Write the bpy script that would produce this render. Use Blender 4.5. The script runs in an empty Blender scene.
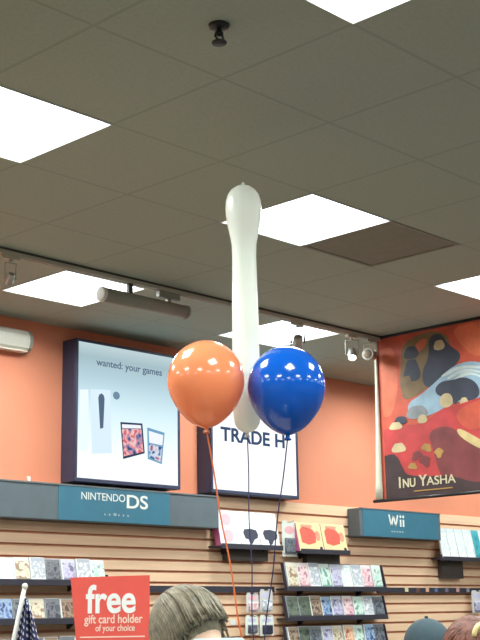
import bpy, bmesh, math, random
from mathutils import Vector, Matrix
random.seed(7)
S = bpy.context.scene
C = S.collection
PI = math.pi

# ------------------------------------------------------------------ materials
def lin(c):
    return tuple(((v/255)/12.92 if v/255 <= .04045 else ((v/255+.055)/1.055)**2.4) for v in c)
MATS = {}
def mat(name, rgb, rough=.6, vary=.08, scale=12, metal=0, spec=.5, coat=0, trans=0, bump=0, emit=None, sss=0, thru=0):
    """principled material whose base colour is broken up by object-space noise"""
    if name in MATS: return MATS[name]
    m = bpy.data.materials.new(name); m.use_nodes = True
    nt = m.node_tree; n = nt.nodes; l = nt.links
    b = n['Principled BSDF']
    c = lin(rgb)
    tc = n.new('ShaderNodeTexCoord'); nz = n.new('ShaderNodeTexNoise')
    nz.inputs['Scale'].default_value = scale; nz.inputs['Detail'].default_value = 3
    l.new(tc.outputs['Object'], nz.inputs['Vector'])
    rp = n.new('ShaderNodeValToRGB')
    rp.color_ramp.elements[0].position = .3; rp.color_ramp.elements[1].position = .7
    rp.color_ramp.elements[0].color = tuple(v*(1-vary) for v in c)+(1,)
    rp.color_ramp.elements[1].color = tuple(min(1, v*(1+vary)) for v in c)+(1,)
    l.new(nz.outputs['Fac'], rp.inputs['Fac']); l.new(rp.outputs['Color'], b.inputs['Base Color'])
    b.inputs['Roughness'].default_value = rough; b.inputs['Metallic'].default_value = metal
    b.inputs['Specular IOR Level'].default_value = spec
    b.inputs['Coat Weight'].default_value = coat; b.inputs['Coat Roughness'].default_value = .03
    b.inputs['Transmission Weight'].default_value = trans
    if sss:
        b.inputs['Subsurface Weight'].default_value = sss; b.inputs['Subsurface Radius'].default_value = (.05,.05,.05)
    if bump:
        bp = n.new('ShaderNodeBump'); bp.inputs['Strength'].default_value = bump; bp.inputs['Distance'].default_value = .01
        l.new(nz.outputs['Fac'], bp.inputs['Height']); l.new(bp.outputs['Normal'], b.inputs['Normal'])
    if emit:
        b.inputs['Emission Color'].default_value = lin(emit[0])+(1,); b.inputs['Emission Strength'].default_value = emit[1]
    if thru:
        tr = n.new('ShaderNodeBsdfTranslucent'); mx = n.new('ShaderNodeMixShader'); mx.inputs[0].default_value = thru
        l.new(rp.outputs['Color'], tr.inputs['Color']); l.new(b.outputs[0], mx.inputs[1]); l.new(tr.outputs[0], mx.inputs[2])
        l.new(mx.outputs[0], n['Material Output'].inputs[0])
    MATS[name] = m
    return m

def emis(name, rgb, s):
    if name in MATS: return MATS[name]
    m = bpy.data.materials.new(name); m.use_nodes = True
    nt = m.node_tree; n = nt.nodes
    n.remove(n['Principled BSDF']); e = n.new('ShaderNodeEmission')
    e.inputs['Color'].default_value = lin(rgb)+(1,); e.inputs['Strength'].default_value = s
    nt.links.new(e.outputs[0], n['Material Output'].inputs[0])
    MATS[name] = m
    return m

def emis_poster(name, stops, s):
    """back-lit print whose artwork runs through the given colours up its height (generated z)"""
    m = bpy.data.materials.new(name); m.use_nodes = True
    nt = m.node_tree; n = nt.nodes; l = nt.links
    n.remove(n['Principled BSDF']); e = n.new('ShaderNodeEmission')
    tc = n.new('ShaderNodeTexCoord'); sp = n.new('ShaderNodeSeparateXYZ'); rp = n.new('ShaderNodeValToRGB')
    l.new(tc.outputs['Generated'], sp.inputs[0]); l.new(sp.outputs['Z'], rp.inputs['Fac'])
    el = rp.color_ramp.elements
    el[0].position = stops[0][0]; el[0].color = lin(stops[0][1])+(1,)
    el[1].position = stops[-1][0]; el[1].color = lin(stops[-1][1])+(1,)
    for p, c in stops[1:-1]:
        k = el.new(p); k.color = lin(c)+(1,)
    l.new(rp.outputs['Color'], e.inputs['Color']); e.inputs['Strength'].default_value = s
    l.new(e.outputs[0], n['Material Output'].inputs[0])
    MATS[name] = m
    return m

def emis_art(name, cols, sc, s):
    """back-lit printed artwork: patches of several inks"""
    m = bpy.data.materials.new(name); m.use_nodes = True
    nt = m.node_tree; n = nt.nodes; l = nt.links
    n.remove(n['Principled BSDF']); e = n.new('ShaderNodeEmission'); e.inputs['Strength'].default_value = s
    tc = n.new('ShaderNodeTexCoord'); nz = n.new('ShaderNodeTexNoise'); rp = n.new('ShaderNodeValToRGB')
    nz.inputs['Scale'].default_value = sc; nz.inputs['Detail'].default_value = 1
    el = rp.color_ramp.elements
    el[0].position = .32; el[0].color = lin(cols[0])+(1,); el[1].position = .68; el[1].color = lin(cols[-1])+(1,)
    for i, c in enumerate(cols[1:-1]):
        k = el.new(.32+.36*(i+1)/(len(cols)-1)); k.color = lin(c)+(1,)
    l.new(tc.outputs['Object'], nz.inputs['Vector']); l.new(nz.outputs['Fac'], rp.inputs['Fac'])
    l.new(rp.outputs['Color'], e.inputs['Color']); l.new(e.outputs[0], n['Material Output'].inputs[0])
    MATS[name] = m
    return m

def cover_mat(name, c1, c2, c3, sc=26):
    """printed sleeve: patches of three inks"""
    m = bpy.data.materials.new(name); m.use_nodes = True
    nt = m.node_tree; n = nt.nodes; l = nt.links; b = n['Principled BSDF']
    tc = n.new('ShaderNodeTexCoord'); nz = n.new('ShaderNodeTexNoise'); oi = n.new('ShaderNodeObjectInfo')
    nz.noise_dimensions = '4D'; nz.inputs['Scale'].default_value = sc; nz.inputs['Detail'].default_value = 1.5
    mu = n.new('ShaderNodeMath'); mu.operation = 'MULTIPLY'; mu.inputs[1].default_value = 40
    l.new(oi.outputs['Random'], mu.inputs[0]); l.new(mu.outputs[0], nz.inputs['W'])
    l.new(tc.outputs['Object'], nz.inputs['Vector'])
    rp = n.new('ShaderNodeValToRGB'); rp.color_ramp.interpolation = 'EASE'
    el = rp.color_ramp.elements
    el[0].position = .38; el[0].color = lin(c1)+(1,)
    el[1].position = .62; el[1].color = lin(c3)+(1,)
    k = el.new(.5); k.color = lin(c2)+(1,)
    sp = n.new('ShaderNodeSeparateXYZ'); l.new(tc.outputs['Generated'], sp.inputs[0])
    bd = n.new('ShaderNodeValToRGB'); bd.color_ramp.interpolation = 'CONSTANT'
    e2 = bd.color_ramp.elements; e2[0].position = 0; e2[0].color = lin(c1)+(1,); e2[1].position = .86; e2[1].color = lin(c2)+(1,)
    for p_, c_ in ((.07, c3), (.12, c2)):
        k = e2.new(p_); k.color = lin(c_)+(1,)
    wm = n.new('ShaderNodeMath'); wm.operation = 'COMPARE'; wm.inputs[1].default_value = .49; wm.inputs[2].default_value = .365
    l.new(sp.outputs['Z'], wm.inputs[0]); l.new(sp.outputs['Z'], bd.inputs['Fac'])
    mx = n.new('ShaderNodeMix'); mx.data_type = 'RGBA'; l.new(wm.outputs[0], mx.inputs['Factor'])
    l.new(bd.outputs['Color'], mx.inputs[6]); l.new(rp.outputs['Color'], mx.inputs[7])
    l.new(nz.outputs['Fac'], rp.inputs['Fac']); l.new(mx.outputs[2], b.inputs['Base Color'])
    b.inputs['Roughness'].default_value = .3; b.inputs['Coat Weight'].default_value = .25
    MATS[name] = m
    return m

# ------------------------------------------------------------------ mesh helpers
class MB:
    def __init__(s): s.bm = bmesh.new(); s.mats = []; s.mi = 0
    def use(s, m):
        if m not in s.mats: s.mats.append(m)
        s.mi = s.mats.index(m); return s
    def _tag(s, faces, smooth=False):
        for f in faces:
            f.material_index = s.mi; f.smooth = smooth
    def box(s, x0, x1, y0, y1, z0, z1, bev=0, seg=2):
        r = bmesh.ops.create_cube(s.bm, size=1)
        vs = r['verts']
        for v in vs:
            v.co = Vector((x0+(v.co.x+.5)*(x1-x0), y0+(v.co.y+.5)*(y1-y0), z0+(v.co.z+.5)*(z1-z0)))
        fs = {f for v in vs for f in v.link_faces}
        s._tag(fs)
        if bev:
            es = {e for v in vs for e in v.link_edges}
            r = bmesh.ops.bevel(s.bm, geom=list(es), offset=bev, segments=seg, affect='EDGES', profile=.5)
            s._tag(r['faces'], True)
        return s
    def prism(s, pts, y0, y1, smooth=False):
        """outline in x/z, thickness along y"""
        a = [s.bm.verts.new((x, y0, z)) for x, z in pts]; b = [s.bm.verts.new((x, y1, z)) for x, z in pts]
        fs = [s.bm.faces.new(a), s.bm.faces.new(b[::-1])]
        n = len(pts)
        for i in range(n): fs.append(s.bm.faces.new((a[i], b[i], b[(i+1) % n], a[(i+1) % n])))
        s._tag(fs, smooth); return s
    def prism_yz(s, pts, x0, x1):
        a = [s.bm.verts.new((x0, y, z)) for y, z in pts]; b = [s.bm.verts.new((x1, y, z)) for y, z in pts]
        fs = [s.bm.faces.new(a), s.bm.faces.new(b[::-1])]
        n = len(pts)
        for i in range(n): fs.append(s.bm.faces.new((a[i], b[i], b[(i+1) % n], a[(i+1) % n])))
        s._tag(fs); return s
    def tube(s, pts, rad, seg=10, cap=True):
        pts = [Vector(p) for p in pts]
        if not hasattr(rad, '__len__'): rad = [rad]*len(pts)
        rings = []; ref = None
        for i, p in enumerate(pts):
            d = (pts[min(i+1, len(pts)-1)]-pts[max(i-1, 0)]).normalized()
            if ref is None:
                ref = d.orthogonal().normalized()
            ref = (ref-d*ref.dot(d)).normalized(); q = d.cross(ref)
            rings.append([s.bm.verts.new(p+(ref*math.cos(2*PI*k/seg)+q*math.sin(2*PI*k/seg))*rad[i]) for k in range(seg)])
        fs = []
        for a, b in zip(rings, rings[1:]):
            for k in range(seg): fs.append(s.bm.faces.new((a[k], a[(k+1) % seg], b[(k+1) % seg], b[k])))
        s._tag(fs, True)
        if cap: s._tag([s.bm.faces.new(rings[0][::-1]), s.bm.faces.new(rings[-1])])
        return s
    def lathe(s, prof, seg=32, org=(0, 0, 0)):
        """profile [(r,z)] about the vertical axis"""
        org = Vector(org); rings = []
        for r, z in prof:
            if r < 1e-5: rings.append([s.bm.verts.new(org+Vector((0, 0, z)))])
            else: rings.append([s.bm.verts.new(org+Vector((r*math.cos(2*PI*k/seg), r*math.sin(2*PI*k/seg), z))) for k in range(seg)])
        fs = []
        for a, b in zip(rings, rings[1:]):
            for k in range(seg):
                k2 = (k+1) % seg
                if len(a) == 1 and len(b) == 1: continue
                if len(a) == 1: fs.append(s.bm.faces.new((a[0], b[k2], b[k])))
                elif len(b) == 1: fs.append(s.bm.faces.new((a[k], a[k2], b[0])))
                else: fs.append(s.bm.faces.new((a[k], a[k2], b[k2], b[k])))
        s._tag(fs, True); return s
    def ball(s, c, r, seg=16, sc=(1, 1, 1), rot=None):
        res = bmesh.ops.create_uvsphere(s.bm, u_segments=seg, v_segments=max(6, seg//2), radius=r)
        for v in res['verts']:
            q = Vector((v.co.x*sc[0], v.co.y*sc[1], v.co.z*sc[2]))
            if rot: q = rot @ q
            v.co = q+Vector(c)
        s._tag({f for v in res['verts'] for f in v.link_faces}, True); return s
    def limb(s, a, b, ra, rb, seg=12):
        a = Vector(a); b = Vector(b)
        s.tube([a, a.lerp(b, .5), b], [ra, (ra+rb)/2, rb], seg); s.ball(a, ra, seg); s.ball(b, rb, seg); return s
    def text(s, body, size, y, x=0, z=0, align='CENTER', ext=.0006, shear=0, sx=1, bold=0, fit=None):
        cu = bpy.data.curves.new('lettering', 'FONT'); cu.body = body; cu.size = size; cu.extrude = ext
        cu.align_x = align; cu.align_y = 'CENTER'; cu.offset = bold; cu.shear = shear
        o = bpy.data.objects.new('lettering', cu); C.objects.link(o)
        dg = bpy.context.evaluated_depsgraph_get()
        me = bpy.data.meshes.new_from_object(o.evaluated_get(dg))
        bpy.data.objects.remove(o); bpy.data.curves.remove(cu)
        n0 = len(s.bm.faces); nv = len(s.bm.verts)
        s.bm.from_mesh(me); bpy.data.meshes.remove(me)
        s.bm.verts.ensure_lookup_table(); s.bm.faces.ensure_lookup_table()
        if fit: sx = fit/(max(v.co.x for v in s.bm.verts[nv:])-min(v.co.x for v in s.bm.verts[nv:]))
        for v in s.bm.verts[nv:]:
            v.co = Vector((x+v.co.x*sx, y-v.co.z, z+v.co.y))
        s._tag(s.bm.faces[n0:]); return s
    def xform(s, M):
        bmesh.ops.transform(s.bm, matrix=M, verts=s.bm.verts); return s
    def build(s, name, m=None, parent=None, loc=None, rot=None, fix=True):
        if fix: bmesh.ops.recalc_face_normals(s.bm, faces=s.bm.faces)
        me = bpy.data.meshes.new(name); s.bm.to_mesh(me); s.bm.free()
        for k in ([m] if m else s.mats): me.materials.append(k)
        o = bpy.data.objects.new(name, me); C.objects.link(o)
        if parent: o.parent = parent
        if loc: o.location = loc
        if rot: o.rotation_euler = rot
        return o
def tag(o, label, cat, group=None):
    o['label'] = label; o['category'] = cat
    if group: o['group'] = group
    return o
def thing(name, label, cat, loc=(0, 0, 0), rz=0, group=None, tilt=0):
    o = bpy.data.objects.new(name, None); C.objects.link(o); o.empty_display_size = .1
    o.location = loc; o.rotation_euler = (tilt, 0, rz)
    return tag(o, label, cat, group)
def struct(o):
    o['kind'] = 'structure'; return o
def dup(root, loc, label, rz=None):
    r = root.copy(); C.objects.link(r); r.location = loc; r['label'] = label
    if rz is not None: r.rotation_euler.z = rz
    for ch in list(root.children):
        c = ch.copy(); C.objects.link(c); c.parent = r
        for g in list(ch.children):
            d = g.copy(); C.objects.link(d); d.parent = c
    return r

ORD = ['first', 'second', 'third', 'fourth', 'fifth', 'sixth', 'seventh', 'eighth', 'ninth', 'tenth']

# ------------------------------------------------------------------ dimensions (metres; camera over the origin at 1.6)
CEIL = 3.517; WALL = 6.58
U0, V0, T = 3.079, 2.383, .61        # a corner of the ceiling grid, and its 2 ft module
X0, X1, Y0 = -2.4, 12.2, -3.7        # side walls, rear wall

# ------------------------------------------------------------------ room shell
def ceiling_material():
    m = bpy.data.materials.new('ceiling_tile'); m.use_nodes = True
    nt = m.node_tree; n = nt.nodes; l = nt.links; b = n['Principled BSDF']
    tc = n.new('ShaderNodeTexCoord'); sp = n.new('ShaderNodeSeparateXYZ'); l.new(tc.outputs['Object'], sp.inputs[0])
    masks = []
    for ax, o in (('X', U0), ('Y', V0)):
        a = n.new('ShaderNodeMath'); a.operation = 'SUBTRACT'; a.inputs[1].default_value = o-40*T; l.new(sp.outputs[ax], a.inputs[0])
        d = n.new('ShaderNodeMath'); d.operation = 'DIVIDE'; d.inputs[1].default_value = T; l.new(a.outputs[0], d.inputs[0])
        f = n.new('ShaderNodeMath'); f.operation = 'FRACT'; l.new(d.outputs[0], f.inputs[0])
        g = n.new('ShaderNodeMath'); g.operation = 'SUBTRACT'; g.inputs[1].default_value = .5; l.new(f.outputs[0], g.inputs[0])
        h = n.new('ShaderNodeMath'); h.operation = 'ABSOLUTE'; l.new(g.outputs[0], h.inputs[0])
        k = n.new('ShaderNodeMath'); k.operation = 'GREATER_THAN'; k.inputs[1].default_value = .5-.012; l.new(h.outputs[0], k.inputs[0])
        masks.append(k)
    mx = n.new('ShaderNodeMath'); mx.operation = 'MAXIMUM'
    l.new(masks[0].outputs[0], mx.inputs[0]); l.new(masks[1].outputs[0], mx.inputs[1])
    nz = n.new('ShaderNodeTexNoise'); nz.inputs['Scale'].default_value = 60; nz.inputs['Detail'].default_value = 4
    l.new(tc.outputs['Object'], nz.inputs['Vector'])
    rp = n.new('ShaderNodeValToRGB')
    rp.color_ramp.elements[0].position = .35; rp.color_ramp.elements[1].position = .6
    rp.color_ramp.elements[0].color = lin((165, 176, 162))+(1,); rp.color_ramp.elements[1].color = lin((171, 182, 168))+(1,)
    l.new(nz.outputs['Fac'], rp.inputs['Fac'])
    mix = n.new('ShaderNodeMix'); mix.data_type = 'RGBA'
    l.new(mx.outputs[0], mix.inputs['Factor']); l.new(rp.outputs['Color'], mix.inputs[6]); mix.inputs[7].default_value = lin((155, 165, 152))+(1,)
    l.new(mix.outputs[2], b.inputs['Base Color']); b.inputs['Roughness'].default_value = .9
    bp = n.new('ShaderNodeBump'); bp.inputs['Strength'].default_value = .12; bp.inputs['Distance'].default_value = .003
    l.new(nz.outputs['Fac'], bp.inputs['Height']); l.new(bp.outputs['Normal'], b.inputs['Normal'])
    return m
LIGHTS = [(i, j) for j in (-7, -4, -1, 2, 5) for i in (-7, -4, -1, 2, 5, 8, 11)]
VENT = (3, 2)
holes = set(LIGHTS) | {VENT}
cb = bmesh.new(); vc = {}
xs = [X0]+[U0+i*T for i in range(-8, 15) if X0+.01 < U0+i*T < X1-.01]+[X1]
ys = [Y0]+[V0+j*T for j in range(-9, 7) if Y0+.01 < V0+j*T < WALL-.01]+[WALL]
def cv(x, y):
    k = (round(x, 4), round(y, 4))
    if k not in vc: vc[k] = cb.verts.new((x, y, CEIL))
    return vc[k]
for a, b in zip(xs, xs[1:]):
    for c, d in zip(ys, ys[1:]):
        cell = (math.floor(((a+b)/2-U0)/T), math.floor(((c+d)/2-V0)/T))
        if cell in holes: continue
        cb.faces.new((cv(a, c), cv(a, d), cv(b, d), cv(b, c)))
me = bpy.data.meshes.new('ceiling'); cb.to_mesh(me); cb.free(); me.materials.append(ceiling_material())
ceil = bpy.data.objects.new('ceiling', me); C.objects.link(ceil); struct(ceil)

orange = mat('orange_wall_paint', (225, 140, 108), .7, .03, 3, bump=.05)
cream = mat('cream_wall_paint', (150, 142, 128), .8, .03, 3)
struct(MB().box(X0-.1, X1+.1, WALL, WALL+.1, 0, CEIL+.2).build('wall_back', orange))
struct(MB().box(X1, X1+.1, Y0, WALL, 0, CEIL+.2).build('wall_right', cream))
struct(MB().box(X0-.1, X0, Y0, WALL, 0, CEIL+.2).build('wall_left', cream))
struct(MB().box(X0-.1, X1+.1, Y0-.1, Y0, 0, CEIL+.2).build('wall_front', cream))
struct(MB().box(X0-.1, X1+.1, Y0-.1, WALL+.1, -.1, 0).build('floor', mat('grey_carpet', (84, 78, 74), .95, .2, 90, bump=.3)))

# slatwall cladding on the lower part of the back wall
def slat_material():
    m = mat('slatwall_maple', (240, 200, 166), .5, .07, 3)
    n = m.node_tree.nodes; l = m.node_tree.links
    mp = n.new('ShaderNodeMapping'); mp.inputs['Scale'].default_value = (.6, 6, 14)
    nz = [k for k in n if k.type == 'TEX_NOISE'][0]; tc = [k for k in n if k.type == 'TEX_COORD'][0]
    l.new(tc.outputs['Object'], mp.inputs[0]); l.new(mp.outputs[0], nz.inputs['Vector'])
    return m
SLAT = 6.545
pr = [(WALL, 0)]
z = 0.0; P = .0767
top = 2.452
pr = [(WALL-.002, 0.0), (SLAT, 0.0)]
while z+P < top+.001:
    z += P
    pr += [(SLAT, z-.017), (SLAT+.018, z-.019), (SLAT+.018, z-.001), (SLAT, z)]
pr += [(SLAT, top+.004), (WALL-.002, top+.004)]
sl = MB(); sl.use(slat_material()); sl.prism_yz(pr, X0+.02, X1-.02)
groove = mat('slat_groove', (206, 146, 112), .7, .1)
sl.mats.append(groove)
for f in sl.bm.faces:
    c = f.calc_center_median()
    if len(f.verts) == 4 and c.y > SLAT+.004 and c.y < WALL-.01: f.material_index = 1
struct(sl.build('trim_1', None))

# ------------------------------------------------------------------ ceiling lights
white_metal = mat('white_enamel', (226, 226, 220), .4, .03)
diff = emis('light_diffuser_glow', (236, 250, 255), 6)
def make_light():
    t = thing('ceiling_light', '', 'ceiling light', (0, 0, CEIL), 0, 'square ceiling lights')
    h = T/2
    f = MB()
    w = .007
    for a in ((-h+.002, h-.002, -h+.002, -h+w), (-h+.002, h-.002, h-w, h-.002), (-h+.002, -h+w, -h+w, h-w), (h-w, h-.002, -h+w, h-w)):
        f.box(*a, -.004, .05)
    f.build('frame', white_metal, t)
    MB().box(-h+w, h-w, -h+w, h-w, .02, .026).build('diffuser', diff, t)
    MB().box(-h+.004, h-.004, -h+.004, h-.004, .05, .09, .004).build('housing', white_metal, t)
    return t
seen = {(2, 2): 'bright square ceiling light behind the top of the long white balloon',
        (-1, 2): 'bright square ceiling light cut by the left edge of the photo, upper left',
        (-1, -1): 'bright square ceiling light cut by the top edge of the photo',
        (5, 2): 'bright square ceiling light cut by the right edge, above the red banner',
        (2, 5): 'bright square ceiling light near the orange wall, behind the white tubular track fixture',
        (5, 5): 'bright square ceiling light near the orange wall, just above the blue balloon'}
proto = None
for (i, j) in LIGHTS:
    x, y = U0+(i+.5)*T, V0+(j+.5)*T
    if not (X0+.4 < x < X1-.4 and Y0+.4 < y): continue
    d = ORD[(j+7)//3]; e = ORD[(i+7)//3]
    lab = seen.get((i, j), f'square ceiling light in the {d} row from the shop rear, {e} from the left wall')
    if proto is None:
        proto = make_light(); proto.location = (x, y, CEIL); proto['label'] = lab
    else: dup(proto, (x, y, CEIL), lab)
    la = bpy.data.lights.new('troffer_light', 'AREA'); la.shape = 'SQUARE'; la.size = .5; la.energy = 25.5
    la.color = (.89, 1, .97); la.spread = math.radians(163)
    lo = bpy.data.objects.new('troffer_light', la); lo.location = (x, y, CEIL+.012); C.objects.link(lo)

# dark return-air panel beside the middle light
t = thing('ceiling_vent', 'dark grey square air vent in the ceiling beside the middle ceiling light', 'vent', (U0+3.5*T, V0+2.5*T, CEIL))
vm = mat('vent_grey', (136, 138, 124), .7, .05); h = T/2-.002
f = MB()
for a in ((-h, h, -h, -h+.02), (-h, h, h-.02, h), (-h, -h+.02, -h+.02, h-.02), (h-.02, h, -h+.02, h-.02)): f.box(*a, -.003, .02)
f.build('frame', vm, t)
g = MB()
for k in range(22):
    y = -h+.03+k*(2*h-.06)/21
    g.box(-h+.02, h-.02, y-.012, y+.012, .002, .008)
g.build('grille', vm, t)
MB().box(-h, h, -h, h, .03, .05).build('backing', mat('vent_dark', (100, 102, 94), .9), t)

# sprinkler in the ceiling
t = thing('sprinkler_head', 'small dark sprinkler head hanging from the ceiling near the top of the photo', 'sprinkler', (2.765, 2.70, CEIL))
dk = mat('dark_bronze', (52, 54, 56), .45, .1, metal=.6)
MB().lathe([(0, 0), (.036, 0), (.034, -.008), (.016, -.014), (0, -.014)], 24).build('escutcheon', dk, t)
MB().lathe([(.009, -.012), (.010, -.026), (.014, -.028), (.014, -.034), (.006, -.04), (0, -.04)], 16).tube([(-.013, 0, -.03), (-.02, 0, -.045), (0, 0, -.062)], .004, 8).tube([(.013, 0, -.03), (.02, 0, -.045), (0, 0, -.062)], .004, 8).build('frame_arms', dk, t)
f = MB(); f.lathe([(0, -.06), (.024, -.06), (.026, -.064), (.024, -.068), (0, -.068)], 20); f.build('deflector', dk, t)

# ------------------------------------------------------------------ lighting track and its fixtures
TY = 5.32
trk = mat('track_white', (184, 182, 168), .45, .04)
trd = mat('track_slot', (70, 70, 66), .6, .05)
t = thing('lighting_track', 'long thin white lighting track running across the ceiling in front of the orange wall', 'lighting track', (6, TY, CEIL))
b = MB(); L = 3.6
b.box(-L, L, -.018, -.008, -.034, 0); b.box(-L, L, .008, .018, -.034, 0); b.box(-L, L, -.008, .008, -.010, 0)
b.build('rail', trk, t)
MB().box(-L, L, -.0215, -.0182, -.012, 0).build('edge_strip', trd, t)
MB().box(-L, L, -.006, .006, -.02, -.010).build('contact_strip', trd, t)
RAILB = CEIL-.034

grey_fix = mat('fixture_grey', (150, 148, 138), .45, .05)
t = thing('track_light', 'grey-white tubular track fixture with round end cap in front of the left far ceiling light', 'track light', (4.82, TY, RAILB))
b = MB(); zc = -.098; r = .041
b.tube([(-.345, 0, zc), (.30, 0, zc)], r, 24); b.build('tube_body', grey_fix, t)
b = MB(); b.tube([(-.362, 0, zc), (-.358, 0, zc), (-.34, 0, zc)], [.036, .043, .043], 24); b.build('end_cap', white_metal, t)
b = MB(); b.tube([(.295, 0, zc), (.313, 0, zc), (.317, 0, zc)], [.043, .043, .036], 24); b.build('end_cap', grey_fix, t)
MB().box(.08, .25, -.016, .016, -.04, 0, .004).build('adapter', grey_fix, t)
MB().box(-.155, -.125, -.012, .012, -.075, 0, .003).build('hanger', trd, t)
MB().box(.15, .18, -.012, .012, -.075, -.03, .003).build('hanger', grey_fix, t)

silver = mat('brushed_silver', (190, 190, 184), .3, .06, metal=.7)
lampm = emis('lamp_glow', (255, 252, 235), 6)
def spot(name, label, x, aim, canmat, lit, yoke=.1, drop=.045, can=.11, cr=.036, y=TY, ym=None):
    """track head: adapter, stem, U-shaped yoke, swivelling can and lamp face"""
    t = thing(name, label, 'spotlight', (x, y, RAILB), 0, 'track spotlights')
    MB().box(-.05, .05, -.015, .015, -.02, 0, .003).build('adapter', trk, t)
    MB().tube([(0, 0, -.018), (0, 0, -drop)], .008, 10).build('stem', trk, t)
    b = MB(); w = cr+.008
    sd = Vector((-aim[1], aim[0], 0)).normalized()
    A = sd*w; Bt = -sd*w
    b.tube([(A.x, A.y, -drop-yoke), (A.x, A.y, -drop), (Bt.x, Bt.y, -drop), (Bt.x, Bt.y, -drop-yoke)], .0055, 8); b.build('yoke', ym or trk, t)
    d = Vector(aim).normalized(); c = Vector((0, 0, -drop-yoke+.008))
    b = MB(); b.tube([c-d*can*.5, c-d*can*.46, c-d*can*.1, c+d*can*.5, c+d*can*.52], [cr*.55, cr*.8, cr*.9, cr, cr], 20); b.build('can', canmat, t)
    b = MB(); b.tube([c+d*can*.5, c+d*can*.56], [cr*1.06, cr*1.06], 20); b.build('rim', silver, t)
    b = MB(); b.tube([c+d*can*.555, c+d*can*.58, c+d*can*.59], [cr*.85, cr*.6, .003], 16); b.build('lamp', lampm if lit else mat('lamp_off', (136, 116, 98), .3), t)
    return t
spot('track_spotlight', 'small track spotlight at the far left end of the lighting track, by the photo edge', 3.84, (.2, .7, -.6), silver, True, .09, .04, .06, .022)
spot('track_spotlight', 'silver track spotlight silhouetted against the ceiling light above the blue balloon', 6.15, (.55, .6, -.75), silver, False, .11, .03, .09, .036, ym=trd)
spot('track_spotlight', 'lit track spotlight with bright lamp, left of the pair beside the red banner', 6.72, (-.45, -.35, -.75), silver, True, .1, .04, .075, .034)
spot('track_spotlight', 'brownish track spotlight can lying level, right of the pair beside the red banner', 6.93, (-.95, -.25, -.06), mat('can_brown', (150, 128, 108), .5, .08), False, .085, .035, .105, .04)

# rounded white housing high on the wall
t = thing('wall_light', 'white rounded light housing on the orange wall at the left edge below the ceiling', 'wall light', (4.60, WALL, 3.36))
b = MB()
prf = [(0, -.07), (-.05, -.07), (-.085, -.05), (-.10, -.01), (-.095, .03), (-.075, .06), (-.05, .072), (0, .075)]
b.prism_yz(prf, -.28, .25)
b.build('housing', mat('housing_white', (225, 220, 208), .4, .03), t)
b = MB(); b.prism_yz([(y*1.03, z_*1.03) for y, z_ in prf], .25, .272); b.build('end_cap', grey_fix, t)
MB().box(-.26, .24, -.085, -.03, -.076, -.0705).build('lens', mat('lens_milk', (240, 236, 224), .3), t)

# ------------------------------------------------------------------ lightbox posters
navy = mat('navy_frame', (52, 58, 84), .45, .08)
def ellipse(cx, cz, rx, rz, n=24): return [(cx+rx*math.cos(2*PI*k/n), cz+rz*math.sin(2*PI*k/n)) for k in range(n)]
def lightbox(name, label, x0, x1, z0, z1, stops, art, s):
    W = x1-x0; H = z1-z0; F = -.14
    t = thing(name, label, 'lightbox sign', (x0, WALL, z0))
    b = MB(); m = .018
    b.box(0, W, F+.004, -.001, 0, H, .003)
    b.build('cabinet', navy, t)
    b = MB()
    for a in ((0, W, 0, .026), (0, W, H-.018, H), (0, m, .026, H-.018), (W-m, W, .026, H-.018)):
        b.box(a[0], a[1], F-.012, F+.004, a[2], a[3], .003)
    b.build('frame', navy, t)
    p = MB().box(m, W-m, F-.003, F+.002, .026, H-.018).build('lit_panel', emis_poster(name+'_glow', stops, s), t)
    art(p, m, W-m, .026, H-.018, F-.0045)
    return t
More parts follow.
